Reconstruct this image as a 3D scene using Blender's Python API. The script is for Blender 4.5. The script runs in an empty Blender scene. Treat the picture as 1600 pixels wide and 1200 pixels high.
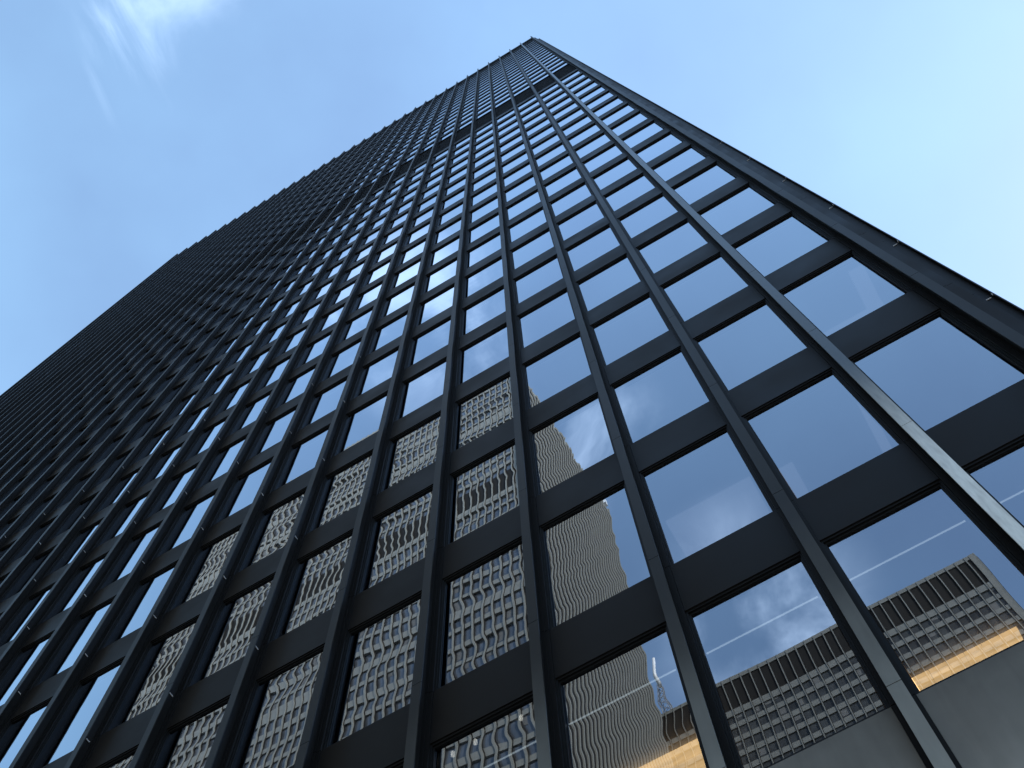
import bpy, math, random
from mathutils import Matrix, Vector
random.seed(7)
S = bpy.context.scene
COL = S.collection
U = 1.524                       # one facade bay in metres
H, G = 2.3968, 1.7617           # storey height and window opening height, in bays
CAM = (-1.1165314, -3.9635186, -4.9571736)
ROT = (2.8222002, 0.02338326, 0.53235085)
ZOFF = -CAM[2] * U + 1.6        # height of the lowest window sill above the plaza
PI = math.pi

def W(x, y, z):
    return (x * U, y * U, z * U + ZOFF)

# ------------------------------------------------------------------ mesh helper
class MB:
    def __init__(s): s.v = []; s.f = []; s.m = []; s.sm = []
    def quad(s, a, b, c, d, m=0):
        n = len(s.v); s.v += [a, b, c, d]; s.f.append((n, n+1, n+2, n+3)); s.m.append(m); s.sm.append(False)
    def box(s, x0, x1, y0, y1, z0, z1, m=0, skip=''):
        n = len(s.v)
        s.v += [(x0,y0,z0),(x1,y0,z0),(x1,y1,z0),(x0,y1,z0),(x0,y0,z1),(x1,y0,z1),(x1,y1,z1),(x0,y1,z1)]
        fs = {'b':(0,3,2,1),'t':(4,5,6,7),'f':(0,1,5,4),'k':(2,3,7,6),'l':(3,0,4,7),'r':(1,2,6,5)}
        for k, f in fs.items():
            if k in skip: continue
            s.f.append(tuple(n+i for i in f)); s.m.append(m); s.sm.append(False)
    def ubox(s, x0, x1, y0, y1, z0, z1, m=0, skip=''):
        a = W(x0, y0, z0); b = W(x1, y1, z1)
        s.box(a[0], b[0], a[1], b[1], a[2], b[2], m, skip)
    def tube(s, p, q, r0, r1, n=8, m=0):
        p, q = Vector(p), Vector(q); d = (q-p).normalized()
        u = d.orthogonal().normalized(); w = d.cross(u); k = len(s.v)
        for c, r in ((p, r0), (q, r1)):
            for i in range(n):
                a = 2*PI*i/n; s.v.append(tuple(c + u*r*math.cos(a) + w*r*math.sin(a)))
        for i in range(n):
            j = (i+1) % n; s.f.append((k+i, k+j, k+n+j, k+n+i)); s.m.append(m); s.sm.append(True)
        s.f.append(tuple(k+i for i in reversed(range(n)))); s.m.append(m); s.sm.append(False)
        s.f.append(tuple(k+n+i for i in range(n))); s.m.append(m); s.sm.append(False)
    def mesh(s, name, mats):
        me = bpy.data.meshes.new(name); me.from_pydata(s.v, [], s.f)
        for m in mats: me.materials.append(m)
        me.polygons.foreach_set('material_index', s.m)
        me.polygons.foreach_set('use_smooth', s.sm)
        me.update(); return me

def link(name, me, parent=None, loc=(0,0,0)):
    o = bpy.data.objects.new(name, me); COL.objects.link(o); o.location = loc
    if parent: o.parent = parent
    return o
def tag(o, label=None, cat=None, group=None, kind=None):
    if label: o['label'] = label
    if cat: o['category'] = cat
    if group: o['group'] = group
    if kind: o['kind'] = kind
    return o

# ------------------------------------------------------------------ materials
def mat(name):
    m = bpy.data.materials.new(name); m.use_nodes = True
    nt = m.node_tree; nt.nodes.clear()
    out = nt.nodes.new('ShaderNodeOutputMaterial')
    return m, nt, nt.nodes, nt.links, out
def pbr(name, col, rough=.5, metal=0., spec=.5, var=0., vscale=3., bump=0., streak=False, rvar=0., bdist=.002, tint=(1, 1, 1)):
    m, nt, N, L, out = mat(name)
    b = N.new('ShaderNodeBsdfPrincipled'); L.new(b.outputs[0], out.inputs[0])
    b.inputs['Base Color'].default_value = (*col, 1); b.inputs['Roughness'].default_value = rough
    b.inputs['Metallic'].default_value = metal; b.inputs['Specular IOR Level'].default_value = spec
    b.inputs['Specular Tint'].default_value = (*tint, 1)
    if var or bump or rvar:
        geo = N.new('ShaderNodeNewGeometry'); mp = N.new('ShaderNodeMapping')
        mp.inputs['Scale'].default_value = (1, 1, .12) if streak else (1, 1, 1)
        L.new(geo.outputs['Position'], mp.inputs[0])
        no = N.new('ShaderNodeTexNoise'); no.inputs['Scale'].default_value = vscale; no.inputs['Detail'].default_value = 6
        L.new(mp.outputs[0], no.inputs[0])
        if var:
            mr = N.new('ShaderNodeMapRange'); mr.inputs[1].default_value = .3; mr.inputs[2].default_value = .7
            mr.inputs[3].default_value = 1-var; mr.inputs[4].default_value = 1+var
            L.new(no.outputs[0], mr.inputs[0])
            mx = N.new('ShaderNodeVectorMath'); mx.operation = 'SCALE'; mx.inputs[0].default_value = col
            L.new(mr.outputs[0], mx.inputs['Scale']); L.new(mx.outputs[0], b.inputs['Base Color'])
        if rvar:
            mr = N.new('ShaderNodeMapRange'); mr.inputs[1].default_value = .3; mr.inputs[2].default_value = .7
            mr.inputs[3].default_value = rough-rvar; mr.inputs[4].default_value = rough+rvar
            L.new(no.outputs[0], mr.inputs[0]); L.new(mr.outputs[0], b.inputs['Roughness'])
        if bump:
            bp = N.new('ShaderNodeBump'); bp.inputs['Strength'].default_value = bump; bp.inputs['Distance'].default_value = bdist
            L.new(no.outputs[0], bp.inputs['Height']); L.new(bp.outputs[0], b.inputs['Normal'])
    return m
def emit(name, col, st, var=0.):
    m, nt, N, L, out = mat(name)
    e = N.new('ShaderNodeEmission'); e.inputs[0].default_value = (*col, 1); e.inputs[1].default_value = st
    if var:
        geo = N.new('ShaderNodeNewGeometry'); mp = N.new('ShaderNodeMapping'); mp.inputs['Scale'].default_value = (1.2, 6, 1)
        L.new(geo.outputs['Position'], mp.inputs[0])
        no = N.new('ShaderNodeTexNoise'); no.inputs['Scale'].default_value = 2.5; no.inputs['Detail'].default_value = 4
        L.new(mp.outputs[0], no.inputs[0])
        mr = N.new('ShaderNodeMapRange'); mr.inputs[1].default_value = .3; mr.inputs[2].default_value = .7
        mr.inputs[3].default_value = st*(1-var); mr.inputs[4].default_value = st*(1+var)
        L.new(no.outputs[0], mr.inputs[0]); L.new(mr.outputs[0], e.inputs[1])
    L.new(e.outputs[0], out.inputs[0]); return m
def glass(name, ax, az, kx=.55, kz=3.3):
    """coated window glass: tinted see-through plus a mirror coat, with roller-wave distortion"""
    m, nt, N, L, out = mat(name)
    geo = N.new('ShaderNodeNewGeometry'); mp = N.new('ShaderNodeMapping'); mp.inputs['Scale'].default_value = (kx, .6, kz)
    L.new(geo.outputs['Position'], mp.inputs[0])
    no = N.new('ShaderNodeTexNoise'); no.inputs['Scale'].default_value = 1.0; no.inputs['Detail'].default_value = .6
    L.new(mp.outputs[0], no.inputs[0])
    sb = N.new('ShaderNodeVectorMath'); sb.operation = 'SUBTRACT'; sb.inputs[1].default_value = (.5, .5, .5)
    L.new(no.outputs['Color'], sb.inputs[0])
    ml = N.new('ShaderNodeVectorMath'); ml.operation = 'MULTIPLY'; ml.inputs[1].default_value = (ax, 0, az)
    L.new(sb.outputs[0], ml.inputs[0])
    ad = N.new('ShaderNodeVectorMath'); ad.operation = 'ADD'
    L.new(geo.outputs['Normal'], ad.inputs[0]); L.new(ml.outputs[0], ad.inputs[1])
    nn = N.new('ShaderNodeVectorMath'); nn.operation = 'NORMALIZE'; L.new(ad.outputs[0], nn.inputs[0])
    gl = N.new('ShaderNodeBsdfGlossy'); gl.inputs['Color'].default_value = GLCOL; gl.inputs['Roughness'].default_value = 0.0
    L.new(nn.outputs[0], gl.inputs['Normal'])
    tr = N.new('ShaderNodeBsdfTransparent'); tr.inputs[0].default_value = (.42, .45, .46, 1)
    fr = N.new('ShaderNodeFresnel'); fr.inputs['IOR'].default_value = 1.5
    mr = N.new('ShaderNodeMapRange'); mr.inputs[1].default_value = .04; mr.inputs[2].default_value = .42
    mr.inputs[3].default_value = RMIN; mr.inputs[4].default_value = 1.0
    L.new(fr.outputs[0], mr.inputs[0])
    mx = N.new('ShaderNodeMixShader'); L.new(mr.outputs[0], mx.inputs[0]); L.new(tr.outputs[0], mx.inputs[1]); L.new(gl.outputs[0], mx.inputs[2])
    L.new(mx.outputs[0], out.inputs[0]); return m
GLCOL = (.78, .84, .92, 1); RMIN = .38

M = {}
M['paint'] = pbr('black_satin_paint', (.0075, .0072, .0068), .5, 0, .12, tint=(1, .86, .74), var=.10, vscale=1.2, streak=True, rvar=.03)
M['flange'] = pbr('mullion_paint', (.017, .0172, .0162), .42, 0, .17, tint=(1, .86, .70), var=.12, vscale=1.5, streak=True, rvar=.04)
M['spandrel'] = pbr('spandrel_paint', (.0100, .0092, .0084), .45, 0, .10, tint=(1, .84, .68), var=.30, vscale=.8, rvar=.08, bump=.15, bdist=.004)
M['frame'] = pbr('window_frame_paint', (.006, .006, .0055), .5, 0, .15)
M['gasket'] = pbr('rubber_gasket', (.004, .004, .004), .7, 0, .3)
M['louvre'] = pbr('louvre_paint', (.003, .003, .003), .7, 0, .15)
M['clip'] = pbr('pale_clip', (.75, .76, .76), .4)
M['ceil'] = pbr('ceiling_white', (.30, .30, .32), .8)
M['floor'] = pbr('office_floor', (.04, .04, .045), .8)
M['wallin'] = pbr('office_wall', (.08, .08, .09), .8)
M['hem'] = emit('hem_bar_glow', (.80, .92, 1.0), .30)  # blind hem bar, with a glow added so its line shows bright
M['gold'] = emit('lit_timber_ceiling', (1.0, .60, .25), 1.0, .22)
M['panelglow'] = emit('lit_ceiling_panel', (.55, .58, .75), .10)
M['g_calm'] = glass('window_glass_flat', .0042, .0040, .55, 1.0)
M['g_wave'] = glass('window_glass_wavy', .0070, .0038, .8, 3.0)
M['g_strong'] = glass('window_glass_strong', .0090, .0030, .6, 3.0)

def mullion_bounce():  # paler mullion finish, with reflected light near its foot painted as bright colour
    m, nt, N, L, out = mat('mullion_painted_bounce')
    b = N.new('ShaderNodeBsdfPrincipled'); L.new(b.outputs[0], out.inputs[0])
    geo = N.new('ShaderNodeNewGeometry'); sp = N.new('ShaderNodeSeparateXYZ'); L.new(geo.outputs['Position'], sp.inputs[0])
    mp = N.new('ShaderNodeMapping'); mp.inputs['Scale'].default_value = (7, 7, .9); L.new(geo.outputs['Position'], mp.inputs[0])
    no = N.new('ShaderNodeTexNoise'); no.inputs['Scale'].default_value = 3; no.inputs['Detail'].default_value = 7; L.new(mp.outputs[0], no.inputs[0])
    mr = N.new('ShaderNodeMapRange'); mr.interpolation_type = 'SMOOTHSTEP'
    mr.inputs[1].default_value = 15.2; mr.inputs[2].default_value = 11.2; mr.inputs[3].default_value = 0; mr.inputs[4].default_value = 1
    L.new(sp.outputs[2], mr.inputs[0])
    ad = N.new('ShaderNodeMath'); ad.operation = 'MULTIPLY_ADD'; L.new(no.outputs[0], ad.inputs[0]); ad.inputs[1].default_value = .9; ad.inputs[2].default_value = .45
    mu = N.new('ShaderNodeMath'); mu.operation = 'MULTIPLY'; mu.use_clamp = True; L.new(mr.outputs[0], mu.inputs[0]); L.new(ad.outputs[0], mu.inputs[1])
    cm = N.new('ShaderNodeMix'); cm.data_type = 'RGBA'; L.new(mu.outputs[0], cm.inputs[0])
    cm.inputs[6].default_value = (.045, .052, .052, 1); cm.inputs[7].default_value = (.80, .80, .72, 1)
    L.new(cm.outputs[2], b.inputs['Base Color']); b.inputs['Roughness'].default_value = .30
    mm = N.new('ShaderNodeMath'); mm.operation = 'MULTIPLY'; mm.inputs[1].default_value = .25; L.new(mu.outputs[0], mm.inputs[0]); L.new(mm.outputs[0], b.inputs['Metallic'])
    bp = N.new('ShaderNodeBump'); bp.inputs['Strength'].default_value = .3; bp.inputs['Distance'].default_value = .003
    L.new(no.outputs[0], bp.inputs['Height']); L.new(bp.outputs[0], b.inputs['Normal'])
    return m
M['mullion_bounce'] = mullion_bounce()
def painted_bounce(m, zlo, zhi, bounce_col, amt):
    """reflected light on the lowest cladding, painted in as paler base colour, patchy and streaked"""
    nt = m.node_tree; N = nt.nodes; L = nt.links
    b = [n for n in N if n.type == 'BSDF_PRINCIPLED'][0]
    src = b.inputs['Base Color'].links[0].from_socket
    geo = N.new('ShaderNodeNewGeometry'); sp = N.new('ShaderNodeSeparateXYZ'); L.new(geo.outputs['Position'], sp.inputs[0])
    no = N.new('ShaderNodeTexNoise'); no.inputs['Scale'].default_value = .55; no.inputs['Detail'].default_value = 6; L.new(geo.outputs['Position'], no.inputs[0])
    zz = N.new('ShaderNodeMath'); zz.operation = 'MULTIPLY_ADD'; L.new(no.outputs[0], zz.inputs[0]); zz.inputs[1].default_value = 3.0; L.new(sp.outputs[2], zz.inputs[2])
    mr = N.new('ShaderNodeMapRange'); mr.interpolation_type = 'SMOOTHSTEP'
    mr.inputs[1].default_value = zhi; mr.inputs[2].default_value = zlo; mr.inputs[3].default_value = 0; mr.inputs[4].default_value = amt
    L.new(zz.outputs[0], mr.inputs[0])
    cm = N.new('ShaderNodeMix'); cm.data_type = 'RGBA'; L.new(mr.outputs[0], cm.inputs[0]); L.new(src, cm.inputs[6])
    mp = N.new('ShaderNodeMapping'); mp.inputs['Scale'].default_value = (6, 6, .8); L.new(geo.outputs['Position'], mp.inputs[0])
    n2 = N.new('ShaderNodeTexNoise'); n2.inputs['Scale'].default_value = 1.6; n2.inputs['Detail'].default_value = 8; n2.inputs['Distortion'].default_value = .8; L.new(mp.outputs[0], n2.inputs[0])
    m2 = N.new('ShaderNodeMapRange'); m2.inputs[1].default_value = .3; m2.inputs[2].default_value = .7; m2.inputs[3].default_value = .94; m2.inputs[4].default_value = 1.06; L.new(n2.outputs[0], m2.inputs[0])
    sc_ = N.new('ShaderNodeVectorMath'); sc_.operation = 'SCALE'; sc_.inputs[0].default_value = bounce_col; L.new(m2.outputs[0], sc_.inputs['Scale']); L.new(sc_.outputs[0], cm.inputs[7])
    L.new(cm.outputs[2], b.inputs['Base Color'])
painted_bounce(M['spandrel'], 7.5, 12.8, (.38, .378, .345), 1.0)  # paints the reflected light low on panels and mullions into base colour
painted_bounce(M['flange'], 7.0, 14.0, (.36, .37, .34), 1.0)
def blindmat():
    m, nt, N, L, out = mat('mesh_blind_fabric')
    d = N.new('ShaderNodeBsdfDiffuse'); d.inputs[0].default_value = (.30, .32, .36, 1)
    t = N.new('ShaderNodeBsdfTransparent'); x = N.new('ShaderNodeMixShader'); x.inputs[0].default_value = .6
    L.new(t.outputs[0], x.inputs[1]); L.new(d.outputs[0], x.inputs[2]); L.new(x.outputs[0], out.inputs[0]); return m
M['blind'] = blindmat()

# ------------------------------------------------------------------ the black tower
tower = link('office_tower', None, None, W(-16.5, 0, 0)[:2] + (0,))
tag(tower, 'tall black steel and glass tower filling the photo, seen steeply from below', 'office tower')
TI = Vector(tower.location)
def part(name, mb, mats, parent=tower, loc=(0,0,0)):
    """mesh in world coordinates made a child of the tower"""
    me = mb.mesh(name, mats)
    o = link(name, me, parent)
    o.location = Vector(loc) - (TI if parent is tower else Vector((0,0,0)))
    return o

TOP = 91.78
NB = 34                         # mullion k stands at x = -k
WIN_ROWS = [r for r in range(36) if r not in (18, 19)]
SEAM = -0.007
ZB = -1.55                      # foot of the cladding above the lobby
W2 = 0.0416; DEP = 0.127
# segment limits of the mullion cladding: a butt joint at each storey
segs = [ZB] + [SEAM + n*H for n in range(0, 39) if SEAM + n*H < TOP - .3] + [TOP]
def mullion_mesh(mb, cx, cy, ax, top=TOP):
    """I section mullion; ax 'y' projects towards -y, ax 'x' projects towards +x"""
    def bx(a0, a1, d0, d1, z0, z1, m=0):
        # a: across, d: outwards depth
        if ax == 'y': mb.ubox(cx+a0, cx+a1, cy-d1, cy-d0, z0, z1, m)
        else: mb.ubox(cx+d0, cx+d1, cy+a0, cy+a1, z0, z1, m)
    for i in range(len(segs)-1):
        z0, z1 = segs[i]+.003, segs[i+1]-.003
        bx(-W2, W2, DEP-.011, DEP, z0, z1, 0)              # outer flange
        bx(-.070, .070, -.085, .012, z0, z1, 1)            # plate in the wall plane
        bx(-.034, .034, .014, .022, z0, z1, 1)             # inner flange
    bx(-.0055, .0055, .022, DEP-.011, segs[0], top-.02, 1)    # web, continuous
clipme = MB(); clipme.box(0, .012, 0, .075, -.006, .006)
clipme = clipme.mesh('clip', [M['clip']])
clipme2 = MB(); clipme2.box(0, .010, 0, .022, -.020, .020)
clipme2 = clipme2.mesh('clip_tab', [M['clip']])
for k in range(-1, NB+1):
    mb = MB(); mullion_mesh(mb, -k, 0, 'y')
    mo = part('mullion', mb, [M['mullion_bounce'] if k == 0 else M['flange'], M['paint']])
    if k == 0: mo['label'] = 'mullion with a paler face, reflected light painted in as brighter colour towards its foot'
    if 6 <= k <= 15:
        for n in range(0 if k > 9 else 1, 8 if k > 9 else 7):
            c = link('clip', clipme, mo); a = W(-k+.008, -DEP+.011, SEAM + n*H - .12)
            c.location = Vector((a[0]-0, a[1]+.03, a[2])) 
            # the mullion mesh carries world coordinates, its object sits at -TI under the tower
for k in range(2):              # first two mullions of the right hand side facade (round the corner)
    mb = MB(); mullion_mesh(mb, 1.381, .381 + k, 'x')
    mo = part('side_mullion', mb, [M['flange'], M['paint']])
    if k == 0:
        for n in range(1, 8):
            c = link('clip', clipme, mo); a = W(1.381+.045, .381-.0055, SEAM + n*H - .115)
            c.rotation_euler = (0, 0, -PI/2); c.location = Vector((a[0], a[1]-.002, a[2])) 
            c2 = link('clip', clipme2, mo); a = W(1.381+DEP-.011, .381-.038, SEAM + n*H - .115)
            c2.location = Vector((a[0]-.012, a[1], a[2]))
# corner: recessed cover column between the two facades
mb = MB()
for i in range(len(segs)-1):
    z0, z1 = segs[i]+.003, min(segs[i+1]-.003, TOP-.12)
    mb.ubox(1.071, 1.2605, .12, .60, z0, z1)
    mb.ubox(1.12, 1.205, .112, .119, z0, z1, skip='k')
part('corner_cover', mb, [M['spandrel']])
mb = MB()                       # left corner, same recess
mb.ubox(-NB-.2605, -NB-.071, .12, .60, ZB, TOP-.12)
part('corner_cover', mb, [M['spandrel']])
mb = MB()
mb.ubox(-NB-.41, -NB-.262, .2, .55, ZB, TOP-.12)
part('corner_cover', mb, [M['paint']])

# who shows largest
Rm = (Matrix.Rotation(ROT[2],3,'Z') @ Matrix.Rotation(ROT[1],3,'Y') @ Matrix.Rotation(ROT[0],3,'X'))
RT = Rm.transposed()
def scr(x, y, z):
    q = RT @ Vector((x-CAM[0], y-CAM[1], z-CAM[2]))
    return (800+1779.8*q.x/-q.z, 600-1779.8*q.y/-q.z)
def area(x0, x1, z0, z1):
    P = [scr(x0,0,z0), scr(x1,0,z0), scr(x1,0,z1), scr(x0,0,z1)]
    if all(p[0] < 0 or p[1] > 1200 or p[0] > 1600 for p in P): return 0
    P = [(min(1600, max(0, a)), min(1200, max(0, b))) for a, b in P]
    return abs(sum(P[i][0]*P[(i+1)%4][1]-P[(i+1)%4][0]*P[i][1] for i in range(4)))/2
cells = [(area(-c+.1, -c+.9, r*H, r*H+G), c, r) for c in range(0, NB+1) for r in WIN_ROWS]
cells.sort(reverse=True); big = set((c, r) for a, c, r in cells[:100])
sc = [(area(-c+.1, -c+.9, r*H+G, (r+1)*H), c, r) for c in range(0, NB+1) for r in range(-1, 36)]
sc.sort(reverse=True); bigs = set((c, r) for a, c, r in sc[:100])

YG = .036
def frame_boxes(mb, x0, z0):
    """x0,z0 = left mullion axis and sill level; opening runs .071 .. .929"""
    a, b, zt = x0+.071, x0+.929, z0+G
    def ring(l, r, bt, tp, w, tv, v, y, back, m):
        mb.ubox(l, l+w, y, back, bt, tp, m); mb.ubox(r-w, r, y, back, bt, tp, m)
        mb.ubox(l+w, r-w, y, back, tp-tv, tp, m); mb.ubox(l+w, r-w, y, back, bt, bt+v, m)
    ring(a, b, z0+.002, zt-.002, .013, .022, .007, .010, .098, 0)
    ring(a+.0135, b-.0135, z0+.010, zt-.025, .012, .022, .006, .022, .097, 0)
    # black gasket line standing on the spandrel edge
    mb.ubox(a+.0135, b-.0135, .004, .012, z0+.003, z0+.017, 1)
framemb = MB(); framemb2 = None
def pane_mesh(bow_x, bow_z, tilt_x, tilt_z, m, arch=0.):
    mb = MB(); nx, nz = 8, 12; w = .400*U; h = G*U*.5-.018*U
    for j in range(nz+1):
        for i in range(nx+1):
            u = -1+2*i/nx; v = -1+2*j/nz
            y = bow_x*(1-u*u) + bow_z*(1-v*v) + tilt_x*u + tilt_z*v + arch*u*u*v
            mb.v.append((u*w, y, v*h))
    for j in range(nz):
        for i in range(nx):
            n = j*(nx+1)+i; mb.f.append((n, n+1, n+nx+2, n+nx+1)); mb.m.append(0); mb.sm.append(True)
    return mb.mesh('pane', [m])
fm = MB()                       # one frame mesh, shared; local origin at the sill on the left mullion axis
_z, ZOFF = ZOFF, 0
frame_boxes(fm, 0, 0)
ZOFF = _z
frame_me = fm.mesh('window', [M['frame'], M['gasket']])
rest = MB()
blind_me = MB(); blind_me.box(-.40*U, .385*U, -.001, .001, 1.305*U, 1.745*U); blind_me = blind_me.mesh('blind', [M['blind']])
hem_me = MB(); hem_me.box(-.398*U, .382*U, -.006, .006, 1.296*U, 1.305*U-.0005); hem_me = hem_me.mesh('glow_hem_bar', [M['hem']])
# the bow of the panes that hold reflections, tuned pane by pane (metres)
BOW = {(4, 1): (.0014, .0018), (4, 0): (.0028, .0026), (5, 1): (.0010, .0012), (4, 2): (0, .0004)}
for c in range(0, NB+1):
    for r in WIN_ROWS:
        x0, z0 = -c, r*H
        if (c, r) in big:
            o = link('window', frame_me, tower); o.location = Vector(W(x0, 0, z0)) - TI
            rr = random.Random(c*71+r)
            if r == 0 and c <= 2: g = M['g_calm']; bw = (rr.uniform(.0012, .002), .0016)
            elif c == 3: g = M['g_strong']; bw = (rr.uniform(-.0002, .0006), rr.uniform(.0, .0008))
            else: g = M['g_wave']; bw = (rr.uniform(-.0003, .0007), rr.uniform(0, .001))
            bw = BOW.get((c, r), bw)
            pm = pane_mesh(bw[0], bw[1], rr.uniform(-.0003, .0003), rr.uniform(-.0004, .0004), g, rr.uniform(-.0014, .0014) if c > 2 else 0)
            p = link('pane', pm, o); p.location = (.5*U, YG*U, G*U*.5)
            if r == 0:
                q = link('blind', blind_me, o); q.location = (.5*U, .070*U, 0)
                q = link('glow_hem_bar', hem_me, o); q.location = (.5*U, .070*U, 0)
        else:
            frame_boxes(rest, x0, z0)
            t1, t2 = random.uniform(-.0003, .0003), random.uniform(-.0003, .0003)
            a = W(x0+.0965, YG, z0+.018); b = W(x0+.9035, YG, z0+G-.018)
            rest.quad((a[0], a[1]+t1, a[2]), (b[0], a[1]-t1, a[2]), (b[0], a[1]-t1+t2, b[2]), (a[0], a[1]+t1+t2, b[2]), 2)
ro = part('window', rest, [M['frame'], M['gasket'], M['g_wave']])
tag(ro, 'the many smaller windows of the upper storeys and the far left of the facade', kind='stuff')

# spandrels
def span(mb, x0, z0, z1):
    mb.ubox(x0+.0715, x0+.9285, 0, .12, z0, z1)
rest = MB()
for c in range(0, NB+1):
    for r in range(-1, 36):
        z0, z1 = r*H+G, (r+1)*H
        if r == -1: z0 = ZB
        if r == 18: continue    # the louvred plant storeys have no spandrel between them
        if r == 19: z0 = z1 - .10
        if r == 35: z1 = z0 + .5
        if (c, r) in bigs:
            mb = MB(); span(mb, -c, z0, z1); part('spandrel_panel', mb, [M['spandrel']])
        else: span(rest, -c, z0, z1)
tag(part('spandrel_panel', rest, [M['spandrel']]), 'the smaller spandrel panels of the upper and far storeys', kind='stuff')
# louvres: plant storeys and crown
mb = MB(); crown = MB()
for c in range(0, NB+1):
    z = 18*H+.001
    while z < 20*H-.12:
        mb.ubox(-c+.0715, -c+.9285, .05, .10, z, z+.045); z += .10
    mb.ubox(-c+.0715, -c+.9285, .105, .12, 18*H, 20*H-.11)
    z = 35*H+G+.51
    while z < 38*H-.5:
        crown.ubox(-c+.0715, -c+.9285, .05, .10, z, z+.05); z += .11
    crown.ubox(-c+.0715, -c+.9285, .105, .12, 35*H+G+.51, 38*H-.45)
part('louvre_band', mb, [M['louvre']])
part('crown_louvre', crown, [M['louvre']])
mb = MB()
for c in range(0, NB+1): mb.ubox(-c+.0715, -c+.9285, .0, .12, 38*H-.44, TOP-.14)
part('parapet', mb, [M['paint']])
mb = MB(); mb.ubox(-NB-.262, 1.262, .124, 34, TOP-.30, TOP-.16)
part('roof', mb, [M['paint']])
# floors, ceilings, core
for r in range(0, 37):
    z0 = (r-1)*H+G+.02; z1 = r*H-.02
    if r == 0: z0 = ZB+.02
    mb = MB(); mb.ubox(-NB, 1.05, .125, 10, z0, z1)
    for i, f in enumerate(mb.f): mb.m[i] = 0 if i == 0 else 1
    part('floor_slab', mb, [M['ceil'], M['floor']])
mb = MB()
mb.ubox(-NB-.25, 1.25, 10.01, 10.2, ZB, TOP-.32); part('core_wall', mb, [M['wallin']])
mb = MB()
for x in (1.10,): mb.ubox(x, x+.12, .62, 34, ZB, TOP-.32)
part('side_facade', mb, [M['spandrel']])
mb = MB(); mb.ubox(-NB-.24, -NB-.1, .62, 34, ZB, TOP-.32); part('side_facade', mb, [M['spandrel']])
mb = MB(); mb.ubox(-NB-.25, 1.25, 34.01, 34.2, ZB, TOP-.32); part('rear_facade', mb, [M['spandrel']])
# lobby below: set back glass and columns
mb = MB(); mb.box(W(-NB,0,0)[0], W(1,0,0)[0], 6, 45, .02, ZB*U+ZOFF-.02); part('lobby', mb, [M['wallin']])
for k in range(0, NB+3, 6):
    mb = MB(); a = W(1-k, 0, 0)[0]; mb.box(a-.45, a+.45, .3, 1.2, .02, ZB*U+ZOFF+.0); part('column', mb, [M['spandrel']])

# things seen inside through the glass
def pix(x, y, z=None, yy=None):
    d = Rm @ Vector(((x-800)/1779.8, -(y-600)/1779.8, -1))
    t = (z-CAM[2])/d.z if z is not None else (yy-CAM[1])/d.y
    return Vector(CAM) + d*t
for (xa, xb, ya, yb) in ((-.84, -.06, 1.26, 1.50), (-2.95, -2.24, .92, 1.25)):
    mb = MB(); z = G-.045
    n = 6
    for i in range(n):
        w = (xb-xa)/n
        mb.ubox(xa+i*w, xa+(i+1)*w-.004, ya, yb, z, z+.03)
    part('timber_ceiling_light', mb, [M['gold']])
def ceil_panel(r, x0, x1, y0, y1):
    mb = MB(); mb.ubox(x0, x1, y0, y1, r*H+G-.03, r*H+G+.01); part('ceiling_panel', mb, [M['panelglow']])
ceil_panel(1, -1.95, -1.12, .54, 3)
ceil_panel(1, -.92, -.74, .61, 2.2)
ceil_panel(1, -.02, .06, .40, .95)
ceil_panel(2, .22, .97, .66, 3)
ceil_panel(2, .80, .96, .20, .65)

M['dot'] = emit('downlight', (1, .95, .85), 3.0)
for q in ((707.5, 1180), (743, 1161), (814, 1123)):
    v = pix(q[0], q[1], z=G-.05); mb = MB(); a = W(*v); mb.tube((a[0], a[1], a[2]-.01), (a[0], a[1], a[2]+.05), .022, .022, 10)
    part('downlight', mb, [M['dot']])

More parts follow.
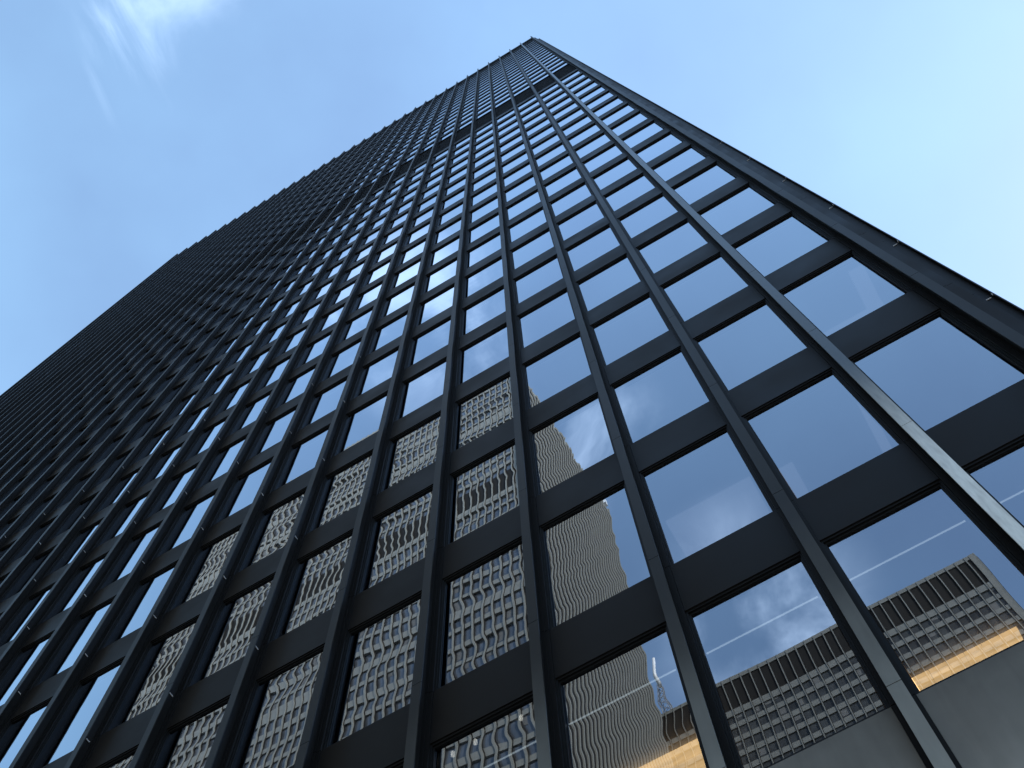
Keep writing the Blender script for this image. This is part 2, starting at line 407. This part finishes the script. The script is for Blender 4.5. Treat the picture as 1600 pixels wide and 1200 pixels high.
# ------------------------------------------------------------------ buildings across the plaza (seen in the glass)
M['stoneA'] = pbr('pale_mullion_stone', (.225, .222, .192), .6, var=.08, vscale=.5)
M['stoneC'] = pbr('grey_beige_metal', (.178, .176, .152), .55, var=.08, vscale=.5)
M['darkband'] = pbr('plant_louvre', (.010, .009, .0075), .8, 0, .2)
def refglass(name, c, tint):
    return pbr(name, c, .06, 0.55, .8, var=.35, vscale=.23)
M['glA'] = pbr('tower_window_glass', (.095, .105, .118), .12, .12, .5, var=.45, vscale=.25)
M['glC'] = pbr('bank_window_glass', (.056, .058, .057), .3, 0, .12, var=.40, vscale=.30)
YGM = YG*U
M['blindA'] = pbr('drawn_blind', (.13, .13, .125), .8)
def block(name, label, cat, x0, x1, yf, depth, h, bay, fl, fin_w, fin_d, sp_h, bands, stone, gl, side_d=0, cap=2.0, wide=()):
    root = link(name, None, None, ((x0+x1)/2, yf-depth/2, 0)); tag(root, label, cat)
    O = Vector(root.location)
    def P(n, mb, mats, kind=None, lab=None):
        o = link(n, mb.mesh(n, mats), root); o.location = -O
        if kind: o['kind'] = kind
        if lab: o['label'] = lab
    mb = MB(); mb.box(x0+.4, x1-.25, yf-depth+.4, yf-.25, 0, h-.5); P('glass_wall', mb, [gl])
    mb = MB(); nf = int((h-cap)/fl)
    for i in range(nf):
        z1 = h-cap-i*fl
        if any(b0 < z1-fl*.5 < b1 for b0, b1 in bands): continue
        mb.box(x0+.2, x1-.08, yf-depth+.2, yf-.08, z1-sp_h, z1)
    P('floor_band', mb, [stone], 'stuff')
    for b0, b1 in bands:
        mb = MB(); mb.box(x0+.3, x1-.2, yf-depth+.3, yf-.2, b0, b1); P('plant_band', mb, [M['darkband']])
        mb = MB(); mb.box(x0+.15, x1-.06, yf-depth+.15, yf-.06, b0-sp_h*1.2, b0-.01); P('ledge', mb, [stone])
    mb = MB(); mb.box(x0+.05, x1-.05, yf-depth+.05, yf-.05, h-cap+.02, h); P('roof_cornice', mb, [stone])
    mb = MB(); n = int(round((x1-x0)/bay)); s = (x1-x0)/n
    for i in range(n+1):
        x = x0+i*s
        mb.box(x-fin_w/2, x+fin_w/2, yf-.15, yf+fin_d, 0, h-.1)
    if side_d:
        n = int(round(depth/bay)); s = depth/n
        for i in range(n+1):
            y = yf-i*s; mb.box(x1-.15, x1+side_d, y-fin_w/2, y+fin_w/2, 0, h-.1)
    P('fin', mb, [stone], 'stuff')
    for b0, b1 in wide:
        mb = MB(); mb.box(x0+.15, x1-.06, yf-depth+.15, yf-.05, b0, b1); P('ledge', mb, [stone])
    # dark gaskets each side of the fins
    mb = MB(); n = int(round((x1-x0)/bay)); s = (x1-x0)/n
    for i in range(n+1):
        x = x0+i*s
        mb.box(x+fin_w/2+.003, x+fin_w/2+.085, yf-.15, yf-.015, 0, h-cap-.1)
    if side_d:
        n = int(round(depth/bay)); s = depth/n
        for i in range(n+1):
            y = yf-i*s; mb.box(x1-.15, x1-.01, y+fin_w/2+.003, y+fin_w/2+.42, 0, h-cap-.1)
    P('fin_reveal', mb, [M['darkband']], 'stuff')
    # blinds drawn to different heights behind the glass line
    rr = random.Random(5); mb = MB(); n = int(round((x1-x0)/bay)); s = (x1-x0)/n
    for i in range(n):
        for j in range(nf):
            if rr.random() > .16: continue
            z1 = h-cap-j*fl-sp_h; zb = z1-(fl-sp_h)*rr.choice((.35, .5, .75, 1))
            if any(b0-1 < zb < b1 or b0 < z1 < b1 for b0, b1 in bands): continue
            w0 = x0+i*s+fin_w/2+.1
            mb.box(w0, w0+(s-fin_w-.12)*rr.choice((1, 1, .45)), yf-.245, yf-.235, zb, z1)
    P('window_blind', mb, [M['blindA']], 'stuff')
    # corner pier
    mb = MB(); mb.box(x1-.9, x1+.04, yf-.9, yf+.04, 0, h-.05); P('corner_pier', mb, [stone])
    return root
DA = 62.0; XA = CAM[0]*U
ya = -(CAM[1]*U+DA)+2*YGM
block('pale_gridded_tower', 'pale stone tower with close vertical fins, seen only mirrored in the middle windows', 'office tower',
      -1.70*DA+XA, -.493*DA+XA, ya, .67*DA, 3.68*DA+1.6, 1.31, 3.47, .22, .12, .95,
      [(2.605*DA+1.6, 2.715*DA+1.6), (3.60*DA+1.6, 3.655*DA+1.6)], M['stoneA'], M['glA'], .20, 1.4, [(2.068*DA+1.6, 2.100*DA+1.6), (3.15*DA+1.6, 3.18*DA+1.6)])
DC = 118.0
yc = -(CAM[1]*U+DC)+2*YGM
hc = 1.464*DC+1.6
block('grey_beige_slab_tower', 'grey beige slab with tall dark louvred crown, mirrored in the lowest right windows', 'office tower',
      -66, .2165*DC+XA, yc, 40, hc, 1.593, 3.36, .17, .06, 1.20,
      [(1.398*DC+1.6, 1.455*DC+1.6)], M['stoneC'], M['glC'], 0, 1.0)
# lattice mast on the slab tower's roof
mx, my = -.281*(DC+6)+XA, yc-6
zt = 1.606*(DC+6)+1.6
mast = link('antenna_mast', None, None, (mx, my, hc)); tag(mast, 'lattice antenna mast with a white radome on the slab tower roof', 'antenna')
mb = MB(); b = .9
for z0_, z1_, w0, w1 in ((0, zt-hc-9, 1.15, .45),):
    cs = [(-1,-1),(1,-1),(1,1),(-1,1)]; nseg = 9
    for s_ in cs: mb.tube((s_[0]*w0, s_[1]*w0, z0_), (s_[0]*w1, s_[1]*w1, z1_), .09, .07, 6)
    for i in range(nseg):
        t0, t1 = i/nseg, (i+1)/nseg; ra = w0+(w1-w0)*t0; rb = w0+(w1-w0)*t1
        for j in range(4):
            p, q = cs[j], cs[(j+1)%4]
            mb.tube((p[0]*ra, p[1]*ra, z1_*t0), (q[0]*rb, q[1]*rb, z1_*t1), .05, .05, 5)
            mb.tube((q[0]*ra, q[1]*ra, z1_*t0), (p[0]*rb, p[1]*rb, z1_*t1), .05, .05, 5)
M['steel'] = pbr('galvanised_steel', (.22, .22, .22), .5, .4)
M['white'] = pbr('white_radome', (.85, .85, .83), .4)
link('lattice', mb.mesh('lattice', [M['steel']]), mast)
mb = MB(); mb.tube((0,0,zt-hc-9), (0,0,zt-hc), .42, .32, 12); link('radome', mb.mesh('radome', [M['white']]), mast)
# small dish on the edge of the pale tower's roof
hA = 3.68*DA+1.6; dx = -.493*DA+XA-.6; dy = ya-.655*DA
dish = link('roof_camera_box', None, None, (dx, dy, hA)); tag(dish, 'small white equipment box on the far roof edge of the pale tower', 'rooftop equipment')
mb = MB(); mb.box(-.6, 1.1, -.6, .6, .5, 1.9); link('housing', mb.mesh('housing', [M['white']]), dish)
mb = MB(); mb.tube((0,0,-.1), (0,0,.5), .12, .12); link('bracket', mb.mesh('bracket', [M['steel']]), dish)

# ground
mb = MB(); mb.quad((-3000,-3000,0), (3000,-3000,0), (3000,3000,0), (-3000,3000,0))
g = link('plaza_ground', mb.mesh('plaza_ground', [pbr('granite_paving', (.30, .29, .28), .7, var=.12, vscale=.4)])); tag(g, 'grey granite paved plaza', None, None, 'structure')

# ------------------------------------------------------------------ sky, sun
SUN_EL = math.radians(38); sun_dir = Vector((.80*math.cos(SUN_EL), .60*math.cos(SUN_EL), math.sin(SUN_EL))).normalized()
w = bpy.data.worlds.new('World'); S.world = w; w.use_nodes = True
N = w.node_tree.nodes; L = w.node_tree.links; N.clear()
out = N.new('ShaderNodeOutputWorld'); bg = N.new('ShaderNodeBackground'); L.new(bg.outputs[0], out.inputs[0])
sky = N.new('ShaderNodeTexSky'); sky.sky_type = 'NISHITA'; sky.sun_disc = False
sky.sun_elevation = math.asin(sun_dir.z); sky.sun_rotation = math.atan2(sun_dir.x, sun_dir.y)
sky.air_density = 1.0; sky.dust_density = .4; sky.ozone_density = 1.0
SKY = .14
bg.inputs[1].default_value = SKY
tc = N.new('ShaderNodeTexCoord')
def wisp(centre, rad, scale, stretch, thr, amt, prev, seed):
    c = Vector(centre).normalized()
    dp = N.new('ShaderNodeVectorMath'); dp.operation = 'DISTANCE'; L.new(tc.outputs['Generated'], dp.inputs[0]); dp.inputs[1].default_value = c
    fall = N.new('ShaderNodeMapRange'); fall.interpolation_type = 'SMOOTHSTEP'; fall.inputs[1].default_value = rad; fall.inputs[2].default_value = rad*.25
    fall.inputs[3].default_value = 0; fall.inputs[4].default_value = 1; L.new(dp.outputs['Value'], fall.inputs[0])
    cx = N.new('ShaderNodeCombineXYZ')
    for i, (v, k) in enumerate(stretch):
        dt = N.new('ShaderNodeVectorMath'); dt.operation = 'DOT_PRODUCT'; L.new(tc.outputs['Generated'], dt.inputs[0]); dt.inputs[1].default_value = Vector(v)*k
        L.new(dt.outputs['Value'], cx.inputs[i])
    mp = N.new('ShaderNodeMapping'); mp.inputs['Location'].default_value = (seed, seed*.7, 0)
    L.new(cx.outputs[0], mp.inputs[0])
    no = N.new('ShaderNodeTexNoise'); no.inputs['Scale'].default_value = scale; no.inputs['Detail'].default_value = 7; no.inputs['Roughness'].default_value = .55
    no.inputs['Distortion'].default_value = .6
    L.new(mp.outputs[0], no.inputs[0])
    mr = N.new('ShaderNodeMapRange'); mr.interpolation_type = 'SMOOTHSTEP'; mr.inputs[1].default_value = thr; mr.inputs[2].default_value = thr+.3
    mr.inputs[3].default_value = 0; mr.inputs[4].default_value = amt; L.new(no.outputs[0], mr.inputs[0])
    mu = N.new('ShaderNodeMath'); mu.operation = 'MULTIPLY'; L.new(mr.outputs[0], mu.inputs[0]); L.new(fall.outputs[0], mu.inputs[1])
    mx = N.new('ShaderNodeMix'); mx.data_type = 'RGBA'; L.new(mu.outputs[0], mx.inputs[0]); L.new(prev, mx.inputs[6]); mx.inputs[7].default_value = CLOUD
    return mx.outputs[2]
CLOUD = (5.0, 6.4, 8.4, 1); VEILC = (2.9, 5.35, 7.5, 1); VEIL = (.05, .155)
def pd(x, y, refl=False):
    d = (Rm @ Vector(((x-800)/1779.8, -(y-600)/1779.8, -1))).normalized()
    if refl: d.y = -d.y
    return d
cur = sky.outputs[0]
veil = N.new('ShaderNodeMix'); veil.data_type = 'RGBA'      # thin high cloud veil over the whole sky
vn = N.new('ShaderNodeTexNoise'); vn.inputs['Scale'].default_value = 3.4; vn.inputs['Detail'].default_value = 5; L.new(tc.outputs['Generated'], vn.inputs[0])
vr = N.new('ShaderNodeMapRange'); vr.inputs[1].default_value = .3; vr.inputs[2].default_value = .7; vr.inputs[3].default_value = VEIL[0]; vr.inputs[4].default_value = VEIL[1]
L.new(vn.outputs[0], vr.inputs[0])
hz = N.new('ShaderNodeVectorMath'); hz.operation = 'DOT_PRODUCT'; hz.inputs[1].default_value = (-.80, .0, -.60); L.new(tc.outputs['Generated'], hz.inputs[0])
h2 = N.new('ShaderNodeMapRange'); h2.inputs[1].default_value = -.28; h2.inputs[2].default_value = .0; h2.inputs[3].default_value = 0; h2.inputs[4].default_value = .13; L.new(hz.outputs['Value'], h2.inputs[0])
h3 = N.new('ShaderNodeMath'); L.new(vr.outputs[0], h3.inputs[0]); L.new(h2.outputs[0], h3.inputs[1]); L.new(h3.outputs[0], veil.inputs[0])
L.new(cur, veil.inputs[6]); veil.inputs[7].default_value = VEILC
cur = veil.outputs[2]
ROUND = (((1,0,0),1), ((0,1,0),1), ((0,0,1),1))
TA = Rm @ Vector((.93,.36,0)); TB = Rm @ Vector((.36,-.93,0))
STREAK = ((TA, 1.9), (TB, .55))
cur = wisp(pd(208, 45), .052, 17, STREAK, .46, .18, cur, 3.1)
cur = wisp(pd(205, 120), .050, 17, STREAK, .50, .11, cur, 6.4)
cur = wisp(pd(1190, 965, True), .12, 6, ROUND, .36, .80, cur, 1.3)
cur = wisp(pd(925, 695, True), .09, 8, ROUND, .40, .45, cur, 5.2)
cur = wisp(pd(650, 500, True), .11, 9, ROUND, .40, .5, cur, 8.2)
L.new(cur, bg.inputs[0])

sl = bpy.data.lights.new('sun', 'SUN'); sl.energy = 2.2; sl.angle = math.radians(.53); sl.color = (1, .95, .87)
so = bpy.data.objects.new('sun', sl); COL.objects.link(so)
so.rotation_euler = sun_dir.to_track_quat('Z', 'Y').to_euler()

# ------------------------------------------------------------------ camera
cd = bpy.data.cameras.new('camera'); co = bpy.data.objects.new('camera', cd); COL.objects.link(co)
cd.sensor_fit = 'HORIZONTAL'; cd.sensor_width = 36; cd.lens = 36*1779.8/1600; cd.clip_start = .05; cd.clip_end = 6000
co.matrix_world = Matrix.Translation(W(*CAM)) @ Rm.to_4x4()
S.camera = co
S.view_settings.view_transform = 'Standard'; S.view_settings.look = 'None'; S.view_settings.exposure = 1.22; S.view_settings.gamma = 1
S.cycles.max_bounces = 8; S.cycles.transparent_max_bounces = 8; S.cycles.glossy_bounces = 5; S.cycles.sample_clamp_indirect = 6
S.cycles.caustics_reflective = False
